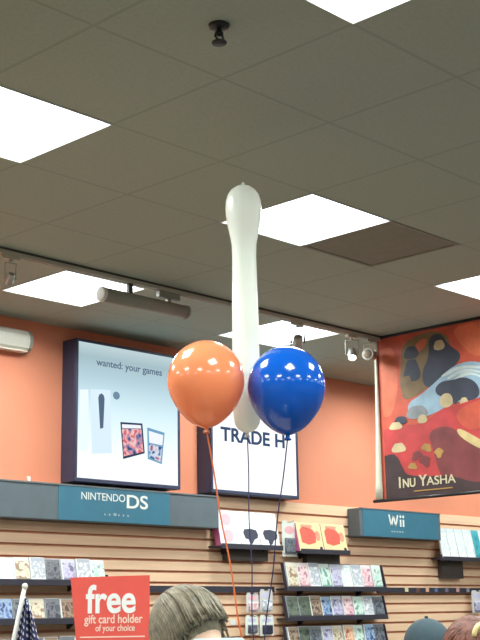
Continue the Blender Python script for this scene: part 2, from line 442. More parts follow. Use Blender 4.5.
def art_case(p, x0, x1, z0, z1, y):
    w = x1-x0; h = z1-z0
    X = lambda f: x0+f*w
    Z = lambda f: z1-f*h
    def patch(nm, pts, m, k=0): MB().prism([(X(a), Z(b)) for a, b in pts], y-k*.0006, y+.001-k*.0006).build(nm, m, p)
    pale = emis('art_pale', (232, 246, 252), 1.1); paler = emis('art_paler', (216, 236, 246), 1.08)
    patch('printed_tower', [(.02, .36), (.10, .35), (.11, .66), (.10, .80), (.03, .80)], pale)
    patch('printed_tower', [(.12, .345), (.31, .33), (.33, .80), (.14, .82)], paler)
    b = MB(); b.use(emis('art_slate', (92, 116, 140), .9)).prism([(X(a), Z(c)) for a, c in ((.195, .40), (.205, .375), (.225, .365), (.245, .375), (.255, .40), (.245, .62), (.215, .63))], y-.0008, y)
    b.build('printed_handset', None, p)
    MB().prism([(X(a), Z(b)) for a, b in ellipse(.37, .365, .033, .03)], y-.0008, y).build('printed_disc', emis('art_grey', (120, 150, 172), .9), p)
    b = MB()
    red = emis('art_pink', (232, 128, 140), .95); ink = emis('art_ink', (62, 74, 104), .8); bl = emis('art_blue', (120, 170, 205), .95); wt = emis('art_white', (236, 240, 250), 1.1)
    b.use(ink).prism([(X(a), Z(c)) for a, c in ((.41, .56), (.63, .55), (.655, .775), (.44, .835))], y-.0008, y)
    b.use(emis_art('art_scene', [(70, 80, 120), (150, 150, 190), (236, 140, 150), (250, 214, 210), (222, 110, 124)], 22, .95)).prism([(X(a), Z(c)) for a, c in ((.425, .61), (.62, .595), (.64, .765), (.445, .815))], y-.0014, y-.0006)
    b.use(wt).prism([(X(a), Z(c)) for a, c in ((.425, .575), (.615, .565), (.617, .59), (.428, .605))], y-.0014, y-.0006)
    b.build('printed_game_box', None, p)
    b = MB()
    b.use(bl).prism([(X(a), Z(c)) for a, c in ((.68, .575), (.86, .60), (.83, .845), (.685, .815))], y-.0008, y)
    b.use(wt).prism([(X(a), Z(c)) for a, c in ((.695, .60), (.845, .62), (.835, .70), (.70, .69))], y-.0014, y-.0006)
    b.use(emis_art('art_scene_blue', [(70, 84, 130), (140, 180, 214), (226, 236, 246), (232, 160, 176), (110, 130, 170)], 26, .98)).prism([(X(a), Z(c)) for a, c in ((.695, .70), (.835, .715), (.815, .83), (.697, .80))], y-.0014, y-.0006)
    b.build('printed_game_box', None, p)
    b = MB()
    b.use(emis('art_type', (96, 118, 142), .9)).text('wanted: your games', h*.075, y, X(.505), Z(.135), fit=w*.66, bold=.0008)
    b.build('lettering', None, p)
def art_trade(p, x0, x1, z0, z1, y):
    w = x1-x0; h = z1-z0
    ink = emis('art_type_dark', (70, 92, 128), .8)
    b = MB().use(ink); b.text('TRADE', .142, y, x0+w*.385, z0+h*.445, sx=1.2, bold=.004); b.build('lettering', None, p)
    b = MB().use(ink); b.text('H', .142, y, x0+w*.80, z0+h*.445, sx=1.2, bold=.004); b.build('lettering', None, p)
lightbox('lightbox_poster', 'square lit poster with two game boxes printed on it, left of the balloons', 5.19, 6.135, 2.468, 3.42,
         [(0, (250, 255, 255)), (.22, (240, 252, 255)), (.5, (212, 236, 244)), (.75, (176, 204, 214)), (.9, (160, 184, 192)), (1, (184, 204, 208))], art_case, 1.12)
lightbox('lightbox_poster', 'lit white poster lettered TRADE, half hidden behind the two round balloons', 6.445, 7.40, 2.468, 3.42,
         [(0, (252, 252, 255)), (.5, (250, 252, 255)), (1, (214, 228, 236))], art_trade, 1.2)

# ------------------------------------------------------------------ header signs above the slatwall
hgrey = mat('header_grey', (92, 102, 108), .55, .06)
hblue = mat('header_blue', (58, 112, 134), .5, .06)
hwhite = mat('letter_white', (226, 226, 220), .5, .03)
def header(label, x0, x1, bx0, bx1, letter):
    t = thing('header_sign', label, 'sign', (x0, SLAT, 2.212))
    W = x1-x0
    MB().box(0, W, -.125, -.001, 0, .228, .005).build('box', hgrey, t)
    p = MB().box(bx0-x0, bx1-x0, -.128, -.1245, .004, .224).build('blue_panel', hblue, t)
    letter(p, -x0)
    MB().box(0, W, -.131, -.125, .222, .232).build('top_edge', mat('edge_grey', (104, 112, 114), .5), t)
    return t
def let_ds(p, o):
    b = MB().use(hwhite)
    b.text('NINTENDO', .070, -.1288, 5.23+o, .163, 'LEFT', fit=.375)
    b.build('lettering', None, p)
    b = MB().use(hwhite); b.text('DS', .125, -.1288, 5.615+o, .142, 'LEFT', fit=.19, bold=.002); b.build('lettering', None, p)
    for k, w in enumerate((.012, .012, .026, .012, .012, .014)):
        x = 5.43+k*.04+o; MB().box(x, x+w, -.1292, -.128, .046, .058 if w < .02 else .064).build('small_mark', mat('mark_grey', (150, 168, 172), .5), p)
def let_wii(p, o):
    # two-stroke W and two dotted i
    y0, y1 = -.1292, -.128; b = MB().use(hwhite)
    x = 8.515+o; z0 = .095; h = .095
    def bar(xa, za, xb, zb, w=.019):
        b.prism([(xa-w/2, za), (xa+w/2, za), (xb+w/2, zb), (xb-w/2, zb)], y0, y1)
    bar(x, z0+h, x+.03, z0); bar(x+.03, z0, x+.06, z0+h*.95); bar(x+.06, z0+h*.95, x+.09, z0); bar(x+.09, z0, x+.12, z0+h)
    for k in (0, 1):
        xx = x+.158+k*.04
        b.build('letter', None, p); b = MB().use(hwhite)
        bar(xx, z0, xx, z0+h*.62, .02); b.prism(ellipse(xx, z0+h*.88, .012, .012, 14), y0, y1)
    b.build('letter', None, p)
    for k in range(5): MB().box(8.54+k*.036+o, 8.563+k*.036+o, y0, y1, .046, .058).build('small_mark', mat('mark_grey', (150, 168, 172), .5), p)
header('long grey header sign with blue panel lettered NINTENDO DS under the left lit poster', 3.4, 6.505, 5.05, 6.02, let_ds)
header('grey header sign with blue panel lettered Wii on the right of the slat wall', 8.125, 9.255, 8.165, 9.215, let_wii)
t = MB().box(-.012, .012, -.006, .006, 0, .03, .003).build('clip', white_metal); t.location = (4.82, SLAT-.115, 2.4439)
tag(t, 'tiny white clip standing on top of the left header sign', 'clip')

# ------------------------------------------------------------------ shelf fixtures on the slatwall
black = mat('shelf_black', (52, 48, 60), .5, .1)
shelfgrey = mat('shelf_grey', (92, 92, 96), .5, .08)
acry = mat('shelf_clear', (200, 206, 208), .15, .05)
def shelf(label, x0, x1, z0, depth=.125, lip=.026, side=.0, under=None, back=0, bm_=black):
    """board carried by the slats, with front lip, end plates and brackets"""
    t = thing('display_shelf', label, 'shelf', ((x0+x1)/2, SLAT, z0))
    h = (x1-x0)/2
    MB().box(-h, h, -depth, -.001, -.012, 0).build('board', bm_, t)
    MB().box(-h, h, -depth-.006, -depth, -.022, lip-.022+.012, .002).build('front_lip', black, t)
    if side:
        for s in (-1, 1):
            b = MB(); xo = s*h
            b.prism_yz([(-depth-.004, -.022), (-depth+.022, -.022), (-depth+.03+side*.2, side), (-depth+.004+side*.2, side)], xo-(.008 if s < 0 else 0), xo+(.008 if s > 0 else 0)); b.build('end_plate', black, t)
    if under:
        MB().box(under[0]-(x0+x1)/2, under[1]-(x0+x1)/2, -.05, -.001, under[2], -.0125).build('bracket_plate', mat('bracket_brown', (72, 62, 58), .6), t)
    for s in (-.6, .6):
        b = MB(); b.prism_yz([(-.001, -.013), (-.001, -.055), (-.02, -.055), (-depth*.6, -.013)], s*h-.004, s*h+.004); b.build('bracket', black, t)
    return t

INK = {'pale grey': ((214, 214, 220), (176, 180, 190), (240, 240, 244)), 'lavender': ((170, 160, 196), (206, 200, 220), (120, 118, 150)),
       'slate': ((86, 92, 104), (120, 124, 130), (62, 66, 80)), 'pink': ((224, 170, 180), (238, 214, 214), (188, 126, 148)),
       'beige': ((208, 190, 160), (228, 216, 196), (160, 130, 104)), 'blue': ((88, 120, 176), (160, 184, 212), (54, 74, 120)),
       'mint': ((180, 214, 200), (222, 234, 224), (120, 160, 150)), 'white': ((236, 236, 238), (214, 220, 226), (246, 246, 248)),
       'brown': ((132, 104, 88), (170, 146, 126), (92, 74, 66)), 'dark green': ((84, 98, 84), (108, 116, 100), (62, 70, 64)),
       'orange': ((222, 150, 110), (236, 200, 170), (180, 100, 80)), 'teal': ((60, 150, 164), (80, 170, 182), (48, 130, 146))}
for k, v in INK.items(): cover_mat('cover_'+k.replace(' ', '_'), *v)
casem = mat('case_plastic', (206, 208, 212), .25, .04, coat=.3)
spinew = mat('spine_white', (232, 232, 224), .35, .04)
case_mesh = {}
def case_proto(w, h, th):
    k = (w, h, th)
    if k in case_mesh: return case_mesh[k]
    a = MB().box(-w/2, w/2, 0, th, 0, h, .002)
    c = MB().box(-w/2+.011, w/2-.004, -.0012, .0004, .004, h-.004)
    s = MB().box(-w/2+.001, -w/2+.009, -.001, .0004, .004, h-.004)
    r = []
    for mb, nm in ((a, 'shell'), (c, 'cover_print'), (s, 'spine')):
        me = bpy.data.meshes.new(nm); bmesh.ops.recalc_face_normals(mb.bm, faces=mb.bm.faces); mb.bm.to_mesh(me); mb.bm.free(); r.append((nm, me))
    case_mesh[k] = r
    return r
def case(label, group, loc, w, h, th, ink, tilt=-.2, rz=0, shell=None):
    t = thing('game_case', label, 'game case', loc, rz, group, tilt)
    for nm, me in case_proto(w, h, th):
        me2 = me.copy()
        me2.materials.append({'shell': shell or casem, 'cover_print': MATS['cover_'+ink.replace(' ', '_')], 'spine': spinew if ink not in ('slate', 'dark green') else MATS['cover_slate']}[nm])
        o = bpy.data.objects.new(nm, me2); C.objects.link(o); o.parent = t
    return t
def row(where, group, x0, pitch, z, y, w, h, inks, th=.014):
    n = len(inks)
    for i, k in enumerate(inks):
        case(f'{k} game case, {ORD[i]} from the left on {where}', group, (x0+(i+.5)*pitch, y+random.uniform(-.004, .004), z+.0005), w, h+random.uniform(-.004, .004), th, k, -.2+random.uniform(-.03, .03), random.uniform(-.05, .05))

# left bay
shelf('upper shelf of game cases at the far left, behind the red sign', 4.34, 5.46, 1.826, .14, .026, .05)
row('the upper left shelf', 'game cases on the upper left shelf', 4.36, .121, 1.826, 6.412, .115, .150, ['lavender', 'pale grey', 'white', 'beige', 'pale grey', 'slate', 'lavender', 'pale grey', 'mint'])
shelf('second shelf of game cases at the far left, below the upper left shelf', 4.34, 5.46, 1.59, .14, .026, .05)
row('the second left shelf', 'game cases on the second left shelf', 4.36, .121, 1.59, 6.412, .115, .138, ['slate', 'pale grey', 'blue', 'slate', 'beige', 'slate', 'brown', 'slate', 'slate'])
shelf('third shelf of game cases at the far left, at the bottom edge of the photo', 4.34, 5.46, 1.355, .14, .026, .05)
row('the bottom left shelf', 'game cases on the bottom left shelf', 4.36, .121, 1.355, 6.412, .115, .138, ['slate', 'blue', 'slate', 'pale grey', 'slate', 'brown', 'slate', 'mint', 'slate'])
# right bay: three stepped racks
shelf('top rack of pale game cases right of the balloon ribbons', 7.235, 8.445, 1.797, .125, .026, .19)
row('the top right rack', 'game cases on the top right rack', 7.25, .1305, 1.797, 6.428, .128, .196, ['beige', 'pink', 'pale grey', 'mint', 'lavender', 'white', 'pale grey', 'pink', 'mint'])
shelf('middle rack of game cases right of the balloon ribbons', 7.235, 8.445, 1.578, .125, .026, .165)
row('the middle right rack', 'game cases on the middle right rack', 7.25, .1305, 1.578, 6.428, .128, .165, ['dark green', 'dark green', 'brown', 'blue', 'lavender', 'pink', 'mint', 'pale grey', 'slate'])
shelf('bottom rack of game cases right of the balloon ribbons, at the photo edge', 7.235, 8.445, 1.352, .125, .026, .165)
row('the bottom right rack', 'game cases on the bottom right rack', 7.25, .1305, 1.352, 6.428, .128, .168, ['brown', 'dark green', 'slate', 'lavender', 'beige', 'orange', 'mint', 'blue', 'slate'])

# black rail carrying tickets
for x0, x1, nm in ((5.50, 7.20, 'thin black ticket rail on the slat wall behind the orange ribbon'), (8.47, 10.4, 'thin black ticket rail on the slat wall right of the game racks')):
    t = thing('shelf_rail', nm, 'rail', ((x0+x1)/2, SLAT, 1.79)); h = (x1-x0)/2
    MB().box(-h, h, -.02, -.001, -.022, .022, .002).build('bar', black, t)
    MB().box(-h, h, -.026, -.02, -.022, -.014).build('bottom_lip', black, t)
TK = [(8.86, (214, 200, 160), 'cream'), (9.02, (110, 70, 66), 'maroon'), (9.16, (224, 170, 140), 'peach'), (9.29, (90, 110, 150), 'blue'), (9.45, (120, 110, 130), 'mauve'), (9.62, (200, 150, 150), 'pink'), (9.78, (140, 140, 150), 'grey')]
for x, c, nm in TK:
    o = MB().box(-.024, .024, -.002, 0, -.017, .017, .0006).build('price_ticket', mat('ticket_'+nm, c, .6)); o.location = (x, SLAT-.0205, 1.793)
    tag(o, f'small {nm} price ticket on the black rail at the right', 'ticket', 'price tickets on the black rail')
for x, nm in ((6.64, 'left'), (6.76, 'right')):
    o = MB().box(-.028, .028, -.003, 0, -.02, .02, .001).build('price_ticket', hwhite); o.location = (x, SLAT-.0005, 1.556)
    tag(o, f'small white price ticket low on the slats, {nm} of a pair', 'ticket', 'white price tickets on the slats')

# white boxes on the small shelf behind the ribbons
boxw = mat('box_white', (236, 232, 232), .45, .04); boxp = mat('box_side_pink', (196, 96, 140), .45, .08)
pinkp = mat('print_pink', (240, 176, 184), .5, .06); pinkd = mat('print_dark', (44, 44, 66), .4, .1)
def carton(name, label, group, loc, w, h, d, face, side, prints, tilt=-.2, cat='box'):
    t = thing(name, label, cat, loc, 0, group, tilt)
    b = MB(); b.use(face).box(-w/2, w/2, 0, d, 0, h, .003)
    b.mats.append(side)
    for f in b.bm.faces:
        if f.calc_center_median().x < -w/2+.0015 and abs(f.normal.x) > .9: f.material_index = 1
    b.build('carton', None, t)
    MB().box(-w*.3, w*.3, .003, d-.003, h, h+.0015).build('top_flap', face, t)
    for nm, pts, m in prints:
        MB().prism([(x*w, z_*h) for x, z_ in pts], -.0012, .0003).build(nm, m, t)
    return t
shelf('small black shelf of three white boxes under the TRADE poster', 6.52, 7.18, 2.094, .13, .026, 0, (6.66, 7.10, -.10))
pad = [(x*1.25, z_*1.2-.04) for x, z_ in [(-.26, .36), (-.20, .44), (.05, .46), (.28, .43), (.34, .33), (.30, .24), (.16, .20), (.06, .10), (-.04, .08), (-.08, .2), (-.2, .22)]]
carton('product_box', 'white box with pink prints, left of three on the small shelf behind the ribbons', 'white boxes on the small shelf', (6.637, 6.425, 2.095), .211, .262, .06, boxw, boxp,
       [('print', ellipse(-.08, .74, .24, .17, 20), pinkp), ('print', ellipse(-.08, .28, .24, .18, 20), pinkp), ('print_strip', [(.3, .25), (.36, .25), (.36, .6), (.3, .6)], mat('print_lilac', (200, 196, 220), .5))])
for x, w_ in ((6.85, 'middle'), (7.063, 'right')):
    carton('product_box', f'white box with dark headset print, {w_} of three on the small shelf', 'white boxes on the small shelf', (x, 6.425, 2.095), .211, .262, .06, boxw, boxp, [('print', pad, pinkd), ('print_strip', [(-.35, .62), (.3, .62), (.3, .66), (-.35, .66)], mat('print_mint', (206, 226, 220), .5))])
# red and yellow boxes
shelf('small black shelf of two red and cream boxes right of the hanging card', 7.385, 7.98, 2.078, .13, .026, .0, (7.55, 7.95, -.10))
boxc = mat('box_cream', (238, 212, 160), .45, .05); redp = mat('print_red', (226, 92, 74), .4, .1); redl = mat('print_salmon', (240, 150, 124), .4, .08)
for x, w_ in ((7.535, 'left'), (7.83, 'right')):
    carton('product_box', f'cream box with red print, {w_} of two above the top right rack', 'cream and red boxes', (x, 6.425, 2.079), .29, .222, .06, boxc, boxp,
           [('print', [(-.36, .30), (-.1, .22), (.2, .3), (.26, .62), (.12, .78), (-.22, .86), (-.38, .74)], redp), ('print', [(-.32, .78), (.1, .8), (.16, .92), (-.3, .93)], redl), ('print', ellipse(.32, .55, .1, .18, 16), redl), ('print_spot', ellipse(.39, .1, .06, .07, 12), pinkd)])
# white cases at the right edge
shelf('black shelf of white cases at the right edge, below the banner', 9.27, 10.25, 2.063, .125, .024, .03, (9.36, 9.68, -.17))
for i, (k, nm) in enumerate([('white',)*2, ('white',)*2, ('white',)*2, ('white',)*2, ('teal',)*2, ('white',)*2, ('white',)*2]):
    case(f'{nm} game case, {ORD[i]} from the left on the shelf right of the Wii sign', 'cases right of the Wii sign', (9.345+i*.128, 6.428, 2.0635), .124, .268, .014, k, -.2)

# hanging packs on peg hooks
def hang_pack(label, x, z, w, h, cardc, prod, out=.07):
    t = thing('blister_pack', label, 'blister pack', (x, SLAT-out, z), 0, 'packs on peg hooks')
    b = MB(); b.prism([(-w/2, -h), (w/2, -h), (w/2, -.02), (w/2-.012, 0), (.022, 0), (.022, -.012), (-.022, -.012), (-.022, 0), (-w/2+.012, 0), (-w/2, -.02)], 0, .002)
    b.build('card', cardc, t)
    MB().box(-w*.34, w*.34, -.018, 0, -h*.92, -h*.48, .006).build('blister', prod, t)
    MB().prism(ellipse(0, -h*.26, w*.32, h*.11, 18), -.001, .0002).build('print', pinkp if 'pink' in label else MATS['print_lilac'], t)
    hk = MB().tube([(0, 0, 0), (0, -out-.04, 0), (0, -out-.05, .012)], .003, 8).build('peg_hook', silver); hk.location = (x, SLAT-.0005, z-.0105)
    tag(hk, 'peg hook of the '+label.replace(' of the four low packs', ' of four').replace(' below the white cases', ''), 'hook', 'peg hooks on the slat wall')
cardw = mat('card_white', (226, 226, 218), .5, .05); cardp = mat('card_pale', (206, 200, 200), .5, .06)
hang_pack('white blister pack with pink print beside the cream boxes', 7.325, 2.305, .165, .27, cardw, MATS['cover_slate'])
hang_pack('pale blister pack with pink print at upper left of the four low packs', 6.90, 1.765, .13, .14, cardp, MATS['cover_pink'])
hang_pack('pale blister pack at upper right of the four low packs', 7.05, 1.79, .14, .165, cardp, MATS['cover_pale_grey'])
hang_pack('white blister pack with grey product at lower left of the four low packs', 6.89, 1.605, .135, .14, cardw, MATS['cover_slate'])
hang_pack('white blister pack with black product at lower right of the four low packs', 7.05, 1.605, .15, .15, cardw, pinkd)
hang_pack('pale lilac blister pack at the right photo edge below the white cases', 9.86, 1.79, .2, .2, cardp, MATS['cover_lavender'])

# ------------------------------------------------------------------ hanging banner (perpendicular to the back wall)
def banner():
    t = thing('hanging_banner', 'tall red banner titled INU YASHA hanging from the ceiling at right', 'banner', (7.03, 5.345, CEIL), -PI/2)
    H = 1.165; W = .885
    cols = dict(red=(196, 82, 58), redl=(210, 104, 70), deep=(184, 58, 58), maroon=(122, 54, 56), olive=(126, 100, 66), navy=(54, 58, 74), blue=(146, 172, 190), pale=(198, 208, 206),
                cream=(196, 174, 134), grey=(134, 136, 140), black=(62, 44, 46), tan=(196, 172, 120), gold=(168, 128, 66))
    M = {k: mat('ink_'+k, c, .6, .22, 7) for k, c in cols.items()}
    X = lambda f: .012+f*(W-.012); Z = lambda f: -.012-f*(H-.03)
    b = MB(); b.use(M['red']).box(0, W, -.0006, .0006, -H+.015, -.01)
    lay = [0]
    def poly(c, pts):
        lay[0] += 1; k = .0008+lay[0]*.00022
        b.use(M[c]).prism([(X(x), Z(z_)) for x, z_ in soft(list(pts))], -k, -k+.0002)
    def soft(pts, n=2):
        for _ in range(n):
            q = []
            for (a, b_), (c_, d) in zip(pts, pts[1:]+pts[:1]):
                edge = (a > .99 and c_ > .99) or (a < .04 and c_ < .04) or (b_ > .985 and d > .985)
                q += [(a, b_), (c_, d)] if edge else [(a*.75+c_*.25, b_*.75+d*.25), (a*.25+c_*.75, b_*.25+d*.75)]
            pts = q
        out = []
        for p_ in pts:
            if not out or (abs(out[-1][0]-p_[0])+abs(out[-1][1]-p_[1])) > 1e-5: out.append(p_)
        return out
    def blob(c, cx, cz, rx, rz, j=.12, n=22, ph=0):
        poly(c, [(min(.998, cx+rx*math.cos(2*PI*i/n)*(1+j*math.sin(3*2*PI*i/n+ph))), cz+rz*math.sin(2*PI*i/n)*(1+j*math.cos(2*2*PI*i/n+ph))) for i in range(n)])
    poly('redl', [(.72, .02), (.998, .02), (.998, .22), (.9, .22), (.78, .12)])
    poly('redl', [(.02, .08), (.16, .06), (.2, .3), (.12, .5), (.03, .5)])
    poly('olive', [(.24, .07), (.40, .02), (.60, .02), (.72, .10), (.66, .24), (.48, .36), (.30, .42), (.2, .36), (.22, .2)])
    poly('redl', [(.38, .07), (.5, .05), (.46, .12), (.36, .14)])
    blob('navy', .33, .13, .07, .045); blob('navy', .33, .24, .075, .085, .2)
    poly('navy', [(.5, .05), (.62, .04), (.68, .12), (.82, .2), (.7, .28), (.56, .36), (.44, .36), (.42, .26), (.5, .18)])
    blob('cream', .6, .115, .05, .035); blob('olive', .28, .34, .05, .09, .2)
    poly('blue', [(.26, .44), (.4, .40), (.56, .33), (.7, .26), (.86, .24), (.998, .27), (.998, .46), (.84, .48), (.7, .47), (.5, .53), (.3, .54)])
    for i in range(3):
        poly('pale', [(.6+.05*i, .30+.02*i), (.78+.03*i, .255+.02*i), (.998, .29+.03*i), (.998, .305+.03*i), (.8+.03*i, .275+.02*i), (.62+.05*i, .315+.02*i)])
    poly('navy', [(.53, .38), (.60, .335), (.72, .34), (.8, .33), (.9, .36), (.95, .42), (.93, .47), (.82, .48), (.75, .46), (.72, .5), (.66, .42), (.58, .43)])
    blob('cream', .64, .455, .06, .045, .05); blob('cream', .8, .475, .035, .025)
    blob('grey', .36, .50, .1, .045); blob('grey', .42, .6, .08, .04)
    poly('deep', [(.03, .58), (.2, .56), (.4, .58), (.6, .5), (.76, .49), (.998, .46), (.998, .99), (.03, .99)])
    poly('red', [(.72, .52), (.998, .47), (.998, .62), (.86, .66), (.74, .6)])
    poly('maroon', [(.45, .62), (.66, .6), (.8, .7), (.998, .8), (.998, .95), (.7, .99), (.55, .9), (.5, .75)])
    blob('navy', .2, .535, .06, .028); blob('cream', .15, .565, .06, .028, .2); blob('cream', .41, .545, .045, .03)
    blob('cream', .17, .70, .065, .035, .2)
    for (cx, cz, r) in ((.34, .76, .05), (.44, .72, .045), (.42, .8, .05), (.55, .76, .04), (.3, .82, .04)): blob('gold' if r < .05 else 'maroon', cx, cz, r, r*.6, .3, 18, cx*40)
    poly('tan', [(.72, .63), (.78, .64), (.998, .745), (.998, .79), (.86, .74), (.74, .675)])
    poly('black', [(.03, .74), (.14, .73), (.2, .82), (.24, .88), (.66, .9), (.85, .955), (.998, .95), (.998, 1), (.03, 1)])
    b.build('printed_sheet', None, t)
    b = MB().use(mat('ink_title', (206, 192, 160), .6, .04))
    y = -.0108
    b.text('I', .104, y, X(.155), Z(.915), 'LEFT', bold=.002); b.text('NU', .082, y, X(.195), Z(.921), 'LEFT', bold=.002, fit=.105)
    b.build('title_word', None, t); b = MB().use(MATS['ink_title'])
    b.text('Y', .104, y, X(.355), Z(.915), 'LEFT', bold=.002); b.text('ASHA', .082, y, X(.425), Z(.921), 'LEFT', bold=.001, fit=.235)
    b.build('title_word', None, t)
    b = MB().use(M['gold'])
    b.prism([(X(.3), Z(.967)), (X(.66), Z(.967)), (X(.66), Z(.974)), (X(.3), Z(.974))], y, y+.0006); b.build('printed_line', None, t)
    # curled pale margin down the left edge
    b = MB().use(mat('margin_white', (222, 218, 198), .5, .05)); bm = b.bm; prev = None
    for i in range(13):
        f = i/12; zz = -.012-f*(H-.03); w = .008+.085*f**1.3
        a = bm.verts.new((-w*.62, -.005, zz)); c = bm.verts.new((-w*.25, -.02-.014*f, zz)); d = bm.verts.new((.012, -.0125, zz))
        if prev:
            for (p, q) in ((0, 1), (1, 2)):
                fc = bm.faces.new((prev[p], (a, c, d)[p], (a, c, d)[q], prev[q])); fc.smooth = True
        prev = (a, c, d)
    o = b.build('curled_margin', None, t); sm = o.modifiers.new('thick', 'SOLIDIFY'); sm.thickness = .001
    rodm = mat('rod_dark', (40, 34, 34), .4, .06)
    MB().tube([(-.02, 0, -.011), (W+.005, 0, -.011)], .010, 12).build('top_rod', rodm, t)
    MB().tube([(-.075, 0, -H+.008), (W+.005, 0, -H+.008)], .012, 12).build('bottom_rod', rodm, t)
    return t
banner()
t = thing('hanging_banner', 'edge of a second red banner hanging at the right edge beyond the titled banner', 'banner', (7.03, 4.43, CEIL), -PI/2)
MB().box(0, .7, -.0006, .0006, -1.2, -.01).build('printed_sheet', MATS['ink_red'], t)
MB().box(-.006, .012, -.0016, -.0008, -1.2, -.01).build('margin', MATS['margin_white'], t)
MB().tube([(-.01, 0, -.011), (.71, 0, -.011)], .010, 12).build('top_rod', MATS['rod_dark'], t)
MB().tube([(-.015, 0, -1.205), (.71, 0, -1.205)], .013, 12).build('bottom_rod', MATS['rod_dark'], t)
MB().tube([(-.045, 0, -1.205), (-.014, 0, -1.205)], [.012, .016], 12).build('rod_finial', white_metal, t)

# ------------------------------------------------------------------ counter (below the frame), sign, flag, balloons
RC = math.radians(-46.2)
t = thing('checkout_counter', 'low checkout counter standing in front of the shelves below the red sign', 'counter', (3.10, 3.457, 0), RC)
MB().box(-.70, .70, -.36, .36, .08, 1.08, .006).build('cabinet', mat('counter_grey', (110, 108, 112), .5), t)
MB().box(-.68, .68, -.33, .33, 0, .08).build('plinth', black, t)
MB().box(-.74, .74, -.42, .42, 1.08, 1.12, .008).build('worktop', mat('counter_top', (168, 150, 128), .35), t)

t = thing('promotional_sign', 'red card sign reading free gift card holder at lower left', 'sign', (2.848, 3.332, 1.12), RC)
sr = mat('sign_red', (236, 90, 78), .45, .04)
MB().lathe([(0, 0), (.07, 0), (.07, .008), (.012, .016), (.012, .02), (0, .02)], 28).build('base', black, t)
MB().tube([(0, .012, .015), (0, .012, .47)], .006, 10).build('stem', silver, t)
b = MB().use(sr); W, H, Zb = .268, .212, .404
b.prism([(-W/2+.022, Zb), (W/2+.0, Zb-.004), (W/2, Zb+H+.004), (-W/2, Zb+H)], -.002, .002)
card = b.build('card', None, t)
b = MB().use(mat('sign_white', (246, 240, 236), .5, .02)); y = -.0028
b.text('free', .128, y, .004, Zb+H-.078, fit=.168, bold=.003)
b.build('headline', None, card)
b = MB().use(mat('sign_cream', (244, 214, 196), .5, .02))
b.text('gift card holder', .040, y, .012, Zb+.072, fit=.196, bold=.0006); b.text('of your choice', .030, y, .018, Zb+.043, fit=.132, bold=.0004)
b.box(-.1, .118, y, y+.0006, Zb+.013, Zb+.017)
b.build('small_lettering', None, card)

# flag on a slanting white pole
fx = Vector((2.700, 3.609, 1.712)); fb = Vector((2.706, 3.798, 1.145))
t = thing('table_flag', 'small furled flag, navy with white dots, on slanting white pole at far left', 'flag', (2.706, 3.798, 1.12))
org = Vector((2.706, 3.798, 1.12))
MB().lathe([(0, 0), (.05, 0), (.05, .012), (.014, .03), (.010, .05), (0, .05)], 24).build('base', black, t)
MB().tube([fb-org, fx-org], .0075, 12).build('pole', mat('pole_white', (230, 226, 220), .4), t)
MB().ball(fx-org, .011, 12).build('finial', mat('pole_white', (230, 226, 220), .4), t)
def flag_mat():
    m = bpy.data.materials.new('flag_dots'); m.use_nodes = True
    nt = m.node_tree; n = nt.nodes; l = nt.links; b = n['Principled BSDF']
    tc = n.new('ShaderNodeTexCoord'); mp = n.new('ShaderNodeMapping'); vo = n.new('ShaderNodeTexVoronoi')
    vo.voronoi_dimensions = '2D'; vo.inputs['Randomness'].default_value = 0; vo.inputs['Scale'].default_value = 1
    l.new(tc.outputs['UV'], mp.inputs[0]); mp.inputs['Scale'].default_value = (7, 16, 1); l.new(mp.outputs[0], vo.inputs['Vector'])
    lt = n.new('ShaderNodeMath'); lt.operation = 'LESS_THAN'; lt.inputs[1].default_value = .27; l.new(vo.outputs['Distance'], lt.inputs[0])
    mx = n.new('ShaderNodeMix'); mx.data_type = 'RGBA'; l.new(lt.outputs[0], mx.inputs['Factor'])
    mx.inputs[6].default_value = lin((40, 44, 92))+(1,); mx.inputs[7].default_value = lin((226, 224, 232))+(1,)
    l.new(mx.outputs[2], b.inputs['Base Color']); b.inputs['Roughness'].default_value = .8
    return m
b = MB(); bm = b.bm; uv = bm.loops.layers.uv.new('UVMap'); grid = []
rv = Vector((.688, -.725, 0)); fv = Vector((.725, .688, 0))
pd = (fb-fx)
for j in range(19):
    f = j/18; rowv = []
    p0 = fx+pd*(.06+f*.62)-org
    for i in range(22):
        g = i/21; wid = (.022+.075*min(1, f*2.2))
        off = rv*(g*wid+.008)+fv*(.018*math.sin(g*PI*4+f*1.5))+Vector((0, 0, -.05*g))
        rowv.append((bm.verts.new(p0+off), g, f))
    grid.append(rowv)
for j in range(18):
    for i in range(21):
        q = [grid[j][i], grid[j][i+1], grid[j+1][i+1], grid[j+1][i]]
        fc = bm.faces.new([k[0] for k in q]); fc.smooth = True
        for lp, k in zip(fc.loops, q): lp[uv].uv = (k[1], k[2])
o = b.build('cloth', flag_mat(), t, fix=False); sm = o.modifiers.new('thick', 'SOLIDIFY'); sm.thickness = .0015

